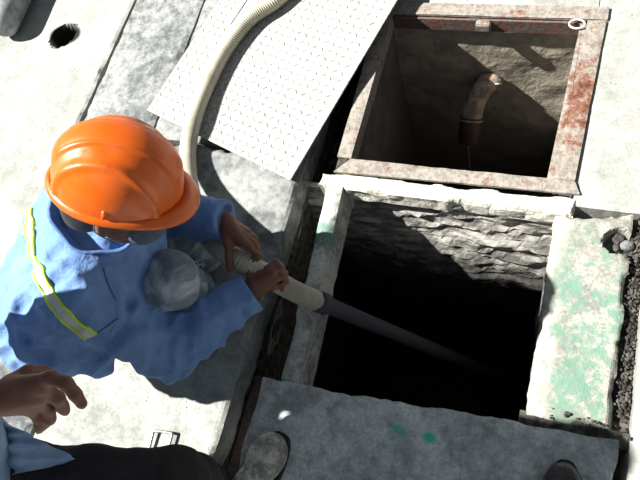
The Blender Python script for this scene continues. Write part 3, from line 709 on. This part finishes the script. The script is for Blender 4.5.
jp = [cap(lowR, chest, .165, .155), cap(lowL, chest, .15, .155), cap(np.array(chest), neck-np.array([.03, 0, .03]), .15, .085), cap(shR, shL, .085), cap(lowR*.9+np.array(chest)*.1, shR, .15, .09), cap(np.array(chest)+np.array([.06, -.06, -.02]), shR, .12, .085),
      cap(np.array(g(60, 330, .24)), np.array(g(95, 350, .27)), .07, .055), cap(np.array(g(95, 350, .27)), np.array(g(104, 366, .22)), .05, .03)]
jacket = implicit('jacket', jp+sl_(shR, elR, cR)+sl_(shL, elL, cL, .9), 'jacket', wk, .0055, k=.035, disp=jw, cuts=[(cR, wrR-elR), (cL, wrL-elL)])
bj = bvh_of(jacket)
for (w_, e_) in ((wrR, elR), (wrL, elL)):
    d = norm(w_-e_); tube('cuff', np.array([w_-d*.045, w_-d*.043, w_-d*.002, w_]), [.049, .0535, .0515, .047], 'jacket', jacket, 24)
stripe = [(33, 197), (30, 215), (31, 236), (36, 262), (46, 287), (60, 309), (76, 325), (91, 336)]
s_ = ribbon('reflective_stripe', stripe, .026, bj, 'silver', jacket, off=.0035)
for sb in (-.013, .013): ribbon('lime_edge', stripe, .0045, bj, 'lime', s_, off=.0060, side_bias=sb)
ribbon('seam', [(92, 336), (104, 328), (118, 318)], .0026, bj, 'stitch', jacket, off=.002)
ribbon('seam', [(103, 268), (108, 284), (116, 300)], .0026, bj, 'stitch', jacket, off=.002)
# standing collar, open at the throat
cu = norm(HD-neck+np.array([0, 0, .06])); cf = norm(np.array([1, .1, 0])-(np.array([1, .1, 0])@cu)*cu); cl = np.cross(cu, cf)
V = []; F = []; na, nh = 40, 6
for i in range(na+1):
    a = math.radians(28+304*i/na)
    for j in range(nh+1):
        v = j/nh; back = .5-.5*math.cos(a)        # 1 at the nape
        r_ = .082+.018*v+.012*back*v; hgt = -.035+v*(.055+.02*back)
        wob = .004*math.sin(i*.9)*v
        V.append(neck-cf*.012+(cf*math.cos(a)*1.02+cl*math.sin(a)*1.08)*(r_+wob)+cu*hgt)
n0 = len(V); V += [v-(v-neck-cu*((v-neck)@cu))*.07 for v in V]
for i in range(na):
    for j in range(nh):
        a = i*(nh+1)+j; F.append((a, a+nh+1, a+nh+2, a+1)); F.append((n0+a, n0+a+1, n0+a+nh+2, n0+a+nh+1))
    a = i*(nh+1)+nh; F.append((a, a+nh+1, n0+a+nh+1, n0+a))
obj('collar', V, F, 'collar', jacket, True)
# hard hat
def hat_P(f, l, u): return HC+HF_*f+HL_*l+HU_*u
na, nv = 144, 48; V = []; F = []
AX, AY, AZ = .130, .108, .128
for j in range(nv+1):
    ph = math.pi/2*j/nv
    for i in range(na):
        a = 2*math.pi*i/na; x = math.cos(ph)**.86*math.cos(a); y = math.cos(ph)**.86*math.sin(a); z = math.sin(ph)
        f = x*AX*1.0; l = y*AY; u = z**.92*AZ
        k = 0.0
        al = abs(l); cr = 1/(1+math.exp((al-.030)/.0028)); k += .0065*cr*min(1, max(0, (u-.035)/.03))              # crown band
        k += .0045*math.exp(-((al-.033)/.004)**2)*min(1, max(0, (u-.05)/.03))
        e = math.hypot((f+.010)/.098, (u-.004)/.098)                                                         # raised arch on each side panel
        if al > .035: k += .0062*math.exp(-((e-1)/.065)**2)*min(1, (al-.035)/.015) + .0026*(1/(1+math.exp((e-1)/.03)))
        n_ = norm((x/AX, y/AY, z/AZ))
        V.append(hat_P(f+n_[0]*k, l+n_[1]*k, u+n_[2]*k))
for j in range(nv):
    for i in range(na):
        a = j*na+i; b = j*na+(i+1) % na; F.append((a, b, b+na, a+na))
hat = obj('hard_hat', V, F, 'helmet', wk, True)
V = []; F = []
prof = [(0.0, .004), (.45, .002), (.85, -.003), (1.0, -.007), (1.02, -.011), (.98, -.0135), (.6, -.008), (0.0, -.004)]
for i in range(na):
    a = 2*math.pi*i/na; fx = math.cos(a); vis = max(0, fx)**2.2; wd =   .0085+.027*vis+.003*max(0, -fx)**3
    bx, by = math.cos(a)*AX, math.sin(a)*AY; d = norm((math.cos(a)/AX, math.sin(a)/AY))
    for (t_, u) in prof: V.append(hat_P(bx+d[0]*wd*t_, by+d[1]*wd*t_, u-.012*vis*t_-.002))
K = len(prof)
for i in range(na):
    for j in range(K):
        a = i*K+j; b = ((i+1) % na)*K+j; a2 = i*K+(j+1) % K; b2 = ((i+1) % na)*K+(j+1) % K; F.append((a, b, b2, a2))
obj('brim', V, F, 'helmet', hat, True)
for (aa) in (-92, -150, 92, 150):
    a = math.radians(aa); p = hat_P(math.cos(a)*AX*1.0, math.sin(a)*AY*1.0, .004); q = hat_P(math.cos(a)*AX*.985, math.sin(a)*AY*.985, .022)
    tube('slot_lug', np.array([p, p*.3+q*.7, q, q+(q-p)*.15]), [.007, .0065, .005, .001], 'helmet', hat, 10)
# hair, mask and glasses
hair_cap('hair', HD-HU_*.006, HU_, HF_, wk, .99)
mk = implicit('face_mask', [ell(HPt(.062, 0, -.045), (.052, .066, .052), hax), cap(HPt(.09, 0, -.02), HPt(.07, 0, -.085), .03, .03)], 'mask', wk, .005, k=.02)
for sg in (-1, 1): tube('ear_loop', spline([HPt(.06, sg*.068, -.03), HPt(.02, sg*.080, -.012), HPt(-.012, sg*.086, .012), HPt(-.018, sg*.085, -.02), HPt(.03, sg*.076, -.06)], 5), .0014, 'mask', mk, 6)
gl = tube('glasses', spline([HPt(-.005, -.082, .022), HPt(.05, -.080, .014), HPt(.098, -.062, .010), HPt(.108, -.03, .006), HPt(.106, 0, .012), HPt(.108, .03, .006), HPt(.098, .062, .010), HPt(.05, .080, .014), HPt(-.005, .082, .022)], 6), .0018, 'steel', wk, 6)
for sg in (-1, 1):
    th = np.linspace(0, 2*math.pi, 21); tube('lens_rim', np.array([HPt(.107, sg*.032+.024*math.cos(x), .004+.016*math.sin(x)) for x in th]), .0016, 'steel', gl, 6, caps=False)
for e in eyes: implicit('eye', [ell(e, (.011, .011, .011))], 'eye', wk, .003, k=.004)

# ---------------------------------------------------------------- kneeling helper at the cover slab
p2 = thing('person', 'kneeling person in dark trousers and blue shirt with one hand hanging beside a raised knee', 'person', (0, 0, 0))
A_ = lambda *p: np.array(p, float)
hipR, knR, anR = A_(-1.0, -.235, .475), A_(*g(172, 483, .46)), A_(-.705, -.135, .10)
hipL, knL, anL = A_(-1.18, -.26, .475), A_(-1.25, -.24, .07), A_(-1.31, -.60, .06)
pel2, ch2, nk2, hd2 = A_(-1.09, -.24, .54), A_(-1.12, -.03, .89), A_(-1.08, -.03, 1.15), A_(-1.05, -.05, 1.325)
shR, shL = A_(-.92, -.03, 1.05), A_(-1.26, .05, 1.05)
wr2 = g(-12, 402, .865); el2 = A_(-.95, -.14, .80)
elL2 = A_(-1.34, .03, .74); wrL2 = A_(-1.25, -.17, .58)
fz = .86
f2 = [dict(p=[g(22, 384, fz), g(50, 378, fz+.012), g(66, 383, fz+.005), g(75, 394, fz-.012), g(82, 404, fz-.03)], r=.0112),
      dict(p=[g(22, 392, fz), g(46, 390, fz-.01), g(58, 398, fz-.03), g(62, 406, fz-.05), g(65, 411, fz-.062)], r=.0112),
      dict(p=[g(20, 400, fz-.01), g(40, 402, fz-.03), g(49, 410, fz-.055), g(50, 419, fz-.07), g(45, 424, fz-.082)], r=.0105),
      dict(p=[g(16, 406, fz-.015), g(30, 410, fz-.04), g(38, 417, fz-.06), g(40, 425, fz-.075), g(39, 430, fz-.085)], r=.0092),
      dict(p=[g(10, 382, fz), g(28, 372, fz-.02), g(44, 372, fz-.05), g(56, 380, fz-.08)], r=.0120)]
palm2 = [cap(wr2, g(12, 396, fz), .027, .026), cap(g(12, 390, fz), g(44, 386, fz), .024, .016), cap(g(12, 398, fz-.005), g(40, 397, fz-.015), .024, .015), cap(g(10, 403, fz-.01), g(30, 406, fz-.03), .022, .014)]
h2, eyes2, HP2, hax2 = head_prims(hd2, (.1, .05, 1), (.9, .4, -.35))
arm2 = chain([shR, shR*.5+el2*.5, el2, el2*.5+wr2*.5, wr2], [.055, .05, .042, .040, .028])
handL = []
dL = norm(A_(.9, -.3, .05)); sL = norm(np.cross(dL, A_(0, 0, 1))); lfin = []
for k_, l_ in enumerate((.075, .082, .076, .06)):
    b_ = wrL2+dL*.08+sL*(.03-.02*k_); lfin.append(dict(p=[wrL2+dL*.02, b_, b_+dL*l_*.5+A_(0, 0, -.008), b_+dL*l_*.85+A_(0, 0, -.03)]))
lfin.append(dict(p=[wrL2+dL*.01, wrL2+dL*.04+sL*.045, wrL2+dL*.085+sL*.06+A_(0, 0, -.01)], r=.010))
b2 = [cap(pel2, ch2, .12, .125), cap(ch2, nk2, .12, .055), cap(shR, shL, .06), cap(hipR, hipL, .09), cap(nk2, hd2-A_(0, 0, .04), .052, .05)]
implicit('body', b2+arm2+chain([shL, shL*.5+elL2*.5, elL2, wrL2], [.055, .048, .04, .026])+[cap(wrL2, wrL2+dL*.06, .027, .028)]+fingers(lfin)+leg(hipR, knR, anR)+leg(hipL, knL, anL)+h2+palm2+fingers(f2), 'skin', p2, .0045, k=.008)
tr = lambda h_, k_, a_: chain([h_, h_*.5+k_*.5, k_, k_*.6+a_*.4, a_], [.096, .086, .070, .066, .060])
implicit('trousers', tr(hipR, knR, anR)+tr(hipL, knL, anL)+[cap(hipR, hipL, .115), cap(pel2, pel2*.7+ch2*.3, .13, .125)], 'trousers', p2, .006, k=.03, disp=folds(.010, 12, 8))
sh2 = implicit('shirt', [cap(pel2+A_(0, 0, .04), ch2, .152, .15), cap(ch2, nk2-A_(0, 0, .02), .145, .075), cap(shR, shL, .082)]+chain([shR, shR*.5+el2*.5, el2, el2*.85+wr2*.15], [.085, .075, .064, .060])+chain([shL, shL*.5+elL2*.5, elL2, elL2*.6+wrL2*.4], [.085, .075, .064, .060]), 'shirt', p2, .007, k=.03, disp=folds(.014, 10, 3))
# shirt tail over the thigh
ns, nt_ = 40, 24; V = []; F = []
pa, pb, pc, pd = g(-60, 418, .60), g(8, 424, .590), g(76, 459, .565), g(-50, 490, .585)
for i in range(ns+1):
    for j in range(nt_+1):
        u, v = i/ns, j/nt_
        p = (1-u)*((1-v)*pa+v*pd)+u*((1-v)*pb+v*pc) if False else (1-u)*((1-v)*pa+v*pd)+u*((1-v)*g(4, 422, .590)+v*pc)
        p = p+A_(0, 0, .010*math.sin(9*v+3*u)*u+.007*math.sin(14*u+6*v)+.006*math.sin(23*v-8*u))
        V.append(p)
n0 = len(V); V += [p-A_(0, 0, .003) for p in V]
for i in range(ns):
    for j in range(nt_):
        a = i*(nt_+1)+j; F.append((a, a+nt_+1, a+nt_+2, a+1)); F.append((n0+a, n0+a+1, n0+a+nt_+2, n0+a+nt_+1))
for i in range(ns):
    for j in (0, nt_): a = i*(nt_+1)+j; F.append((a, n0+a, n0+a+nt_+1, a+nt_+1))
for j in range(nt_):
    a = ns*(nt_+1)+j; F.append((a, n0+a, n0+a+1, a+1))
o_ = obj('shirt_tail', V, F, 'shirt', sh2, True)
bm = bmesh.new(); bm.from_mesh(o_.data); bmesh.ops.recalc_face_normals(bm, faces=bm.faces); bm.to_mesh(o_.data); bm.free()
hair_cap('hair', hd2, (.1, .05, 1), (.9, .4, -.35), p2)
for e in eyes2: implicit('eye', [ell(e, (.011, .011, .011))], 'eye', p2, .003, k=.004)
t2 = g(281, 434, .05); hh = g(246, 492, .05)
boot, BP = seat_shoe('boot', (t2+norm(hh-t2)*.29)[:2], t2[:2], 'boot', 'sole_dark', p2, h=.12, w=.056, z0=.014)
implicit('boot', chain([anL+A_(.0, 0, .0), anL+A_(-.08, -.03, .0), anL+A_(-.13, -.05, -.02)], [.05, .048, .036]), 'boot', p2, .006, k=.02)

# ---------------------------------------------------------------- standing person with the brown shoe
p3 = thing('person', 'standing person in dark brown leather shoes on the grey slab', 'person', (0, 0, 0))
tR = A_(*g(567, 461, .05)[:2], 0); 
aR, kR, hR = A_(tR[0]+.0, tR[1]-.21, .11), A_(.10, -.16, .53), A_(.08, -.27, .93)
tL = A_(-.16, -.02, 0); aL, kL, hL = A_(-.15, -.22, .11), A_(-.11, -.20, .53), A_(-.10, -.28, .93)
p_, c_, n_, h_ = A_(-.01, -.29, .98), A_(-.01, -.32, 1.32), A_(-.01, -.31, 1.54), A_(-.01, -.27, 1.70)
sR3, sL3 = A_(.18, -.31, 1.46), A_(-.20, -.31, 1.46); eR3, eL3 = A_(.25, -.25, 1.22), A_(-.27, -.30, 1.22); wR3, wL3 = A_(.12, -.10, 1.40), A_(-.15, -.15, 1.40)
h3, eyes3, HP3, hax3 = head_prims(h_, (0, .35, 1), (-.1, .8, -.5))
def fist(w, s_):
    out = [cap(w, w+A_(-.02*s_, .03, .06), .026, .028)]
    for k_ in range(4):
        b_ = w+A_(-.03*s_+.0*k_, .045-.018*k_, .085); out += chain([w+A_(-.01*s_, .02, .04), b_, b_+A_(-.03*s_, .005, .012), b_+A_(-.045*s_, -.005, -.012)], [.011, .0095, .009, .008])
    out += chain([w+A_(-.01*s_, .03, .02), w+A_(-.035*s_, .05, .05), w+A_(-.05*s_, .045, .075)], [.013, .011, .009]); return out
implicit('body', [cap(p_, c_, .12, .13), cap(c_, n_, .11, .055), cap(sR3, sL3, .06), cap(hR, hL, .09), cap(n_, h_-A_(0, 0, .05), .053, .05)]+leg(hR, kR, aR)+leg(hL, kL, aL)+chain([sR3, eR3, wR3], [.055, .042, .026])+chain([sL3, eL3, wL3], [.055, .042, .026])+fist(wR3, 1)+fist(wL3, -1)+h3, 'skin', p3, .007, k=.012)
implicit('trousers', tr(hR, kR, aR)+tr(hL, kL, aL)+[cap(hR, hL, .115), cap(p_, p_*.7+c_*.3, .13, .125)], 'trousers', p3, .009, k=.03, disp=folds(.010, 11, 1))
implicit('shirt', [cap(p_+A_(0, 0, .02), c_, .15, .155), cap(c_, n_-A_(0, 0, .02), .14, .075), cap(sR3, sL3, .08)]+chain([sR3, eR3, eR3*.5+wR3*.5], [.085, .064, .058])+chain([sL3, eL3, eL3*.5+wL3*.5], [.085, .064, .058]), 'shirt', p3, .009, k=.03, disp=folds(.012, 10, 6))
hair_cap('hair', h_, (0, .35, 1), (-.1, .8, -.5), p3)
for e in eyes3: implicit('eye', [ell(e, (.011, .011, .011))], 'eye', p3, .003, k=.004)
for (t_, a_) in ((tR, aR), (tL, aL)):
    d = norm((t_-a_)*A_(1, 1, 0)); up_, SP = seat_shoe('shoe', (t_-d*.285)[:2], t_[:2], 'leather', 'sole_dark', p3, w=.049, z0=.014)
    bs_ = bvh_of(up_)
    for ln in ([(.82, -.042), (.86, -.026), (.88, 0), (.86, .026), (.82, .042)], [(.88, .0), (.92, .0), (.97, .0)]):
        q = []
        for f, l in ln:
            hit = bs_.ray_cast(Vector(SP(f, l, .2)), Vector((0, 0, -1)))
            if hit[0] is not None: q.append(np.array(hit[0])+A_(0, 0, .001))
        if len(q) > 2: tube('stitching', spline(q, 4), .0010, 'stitch_brown', up_, 5)
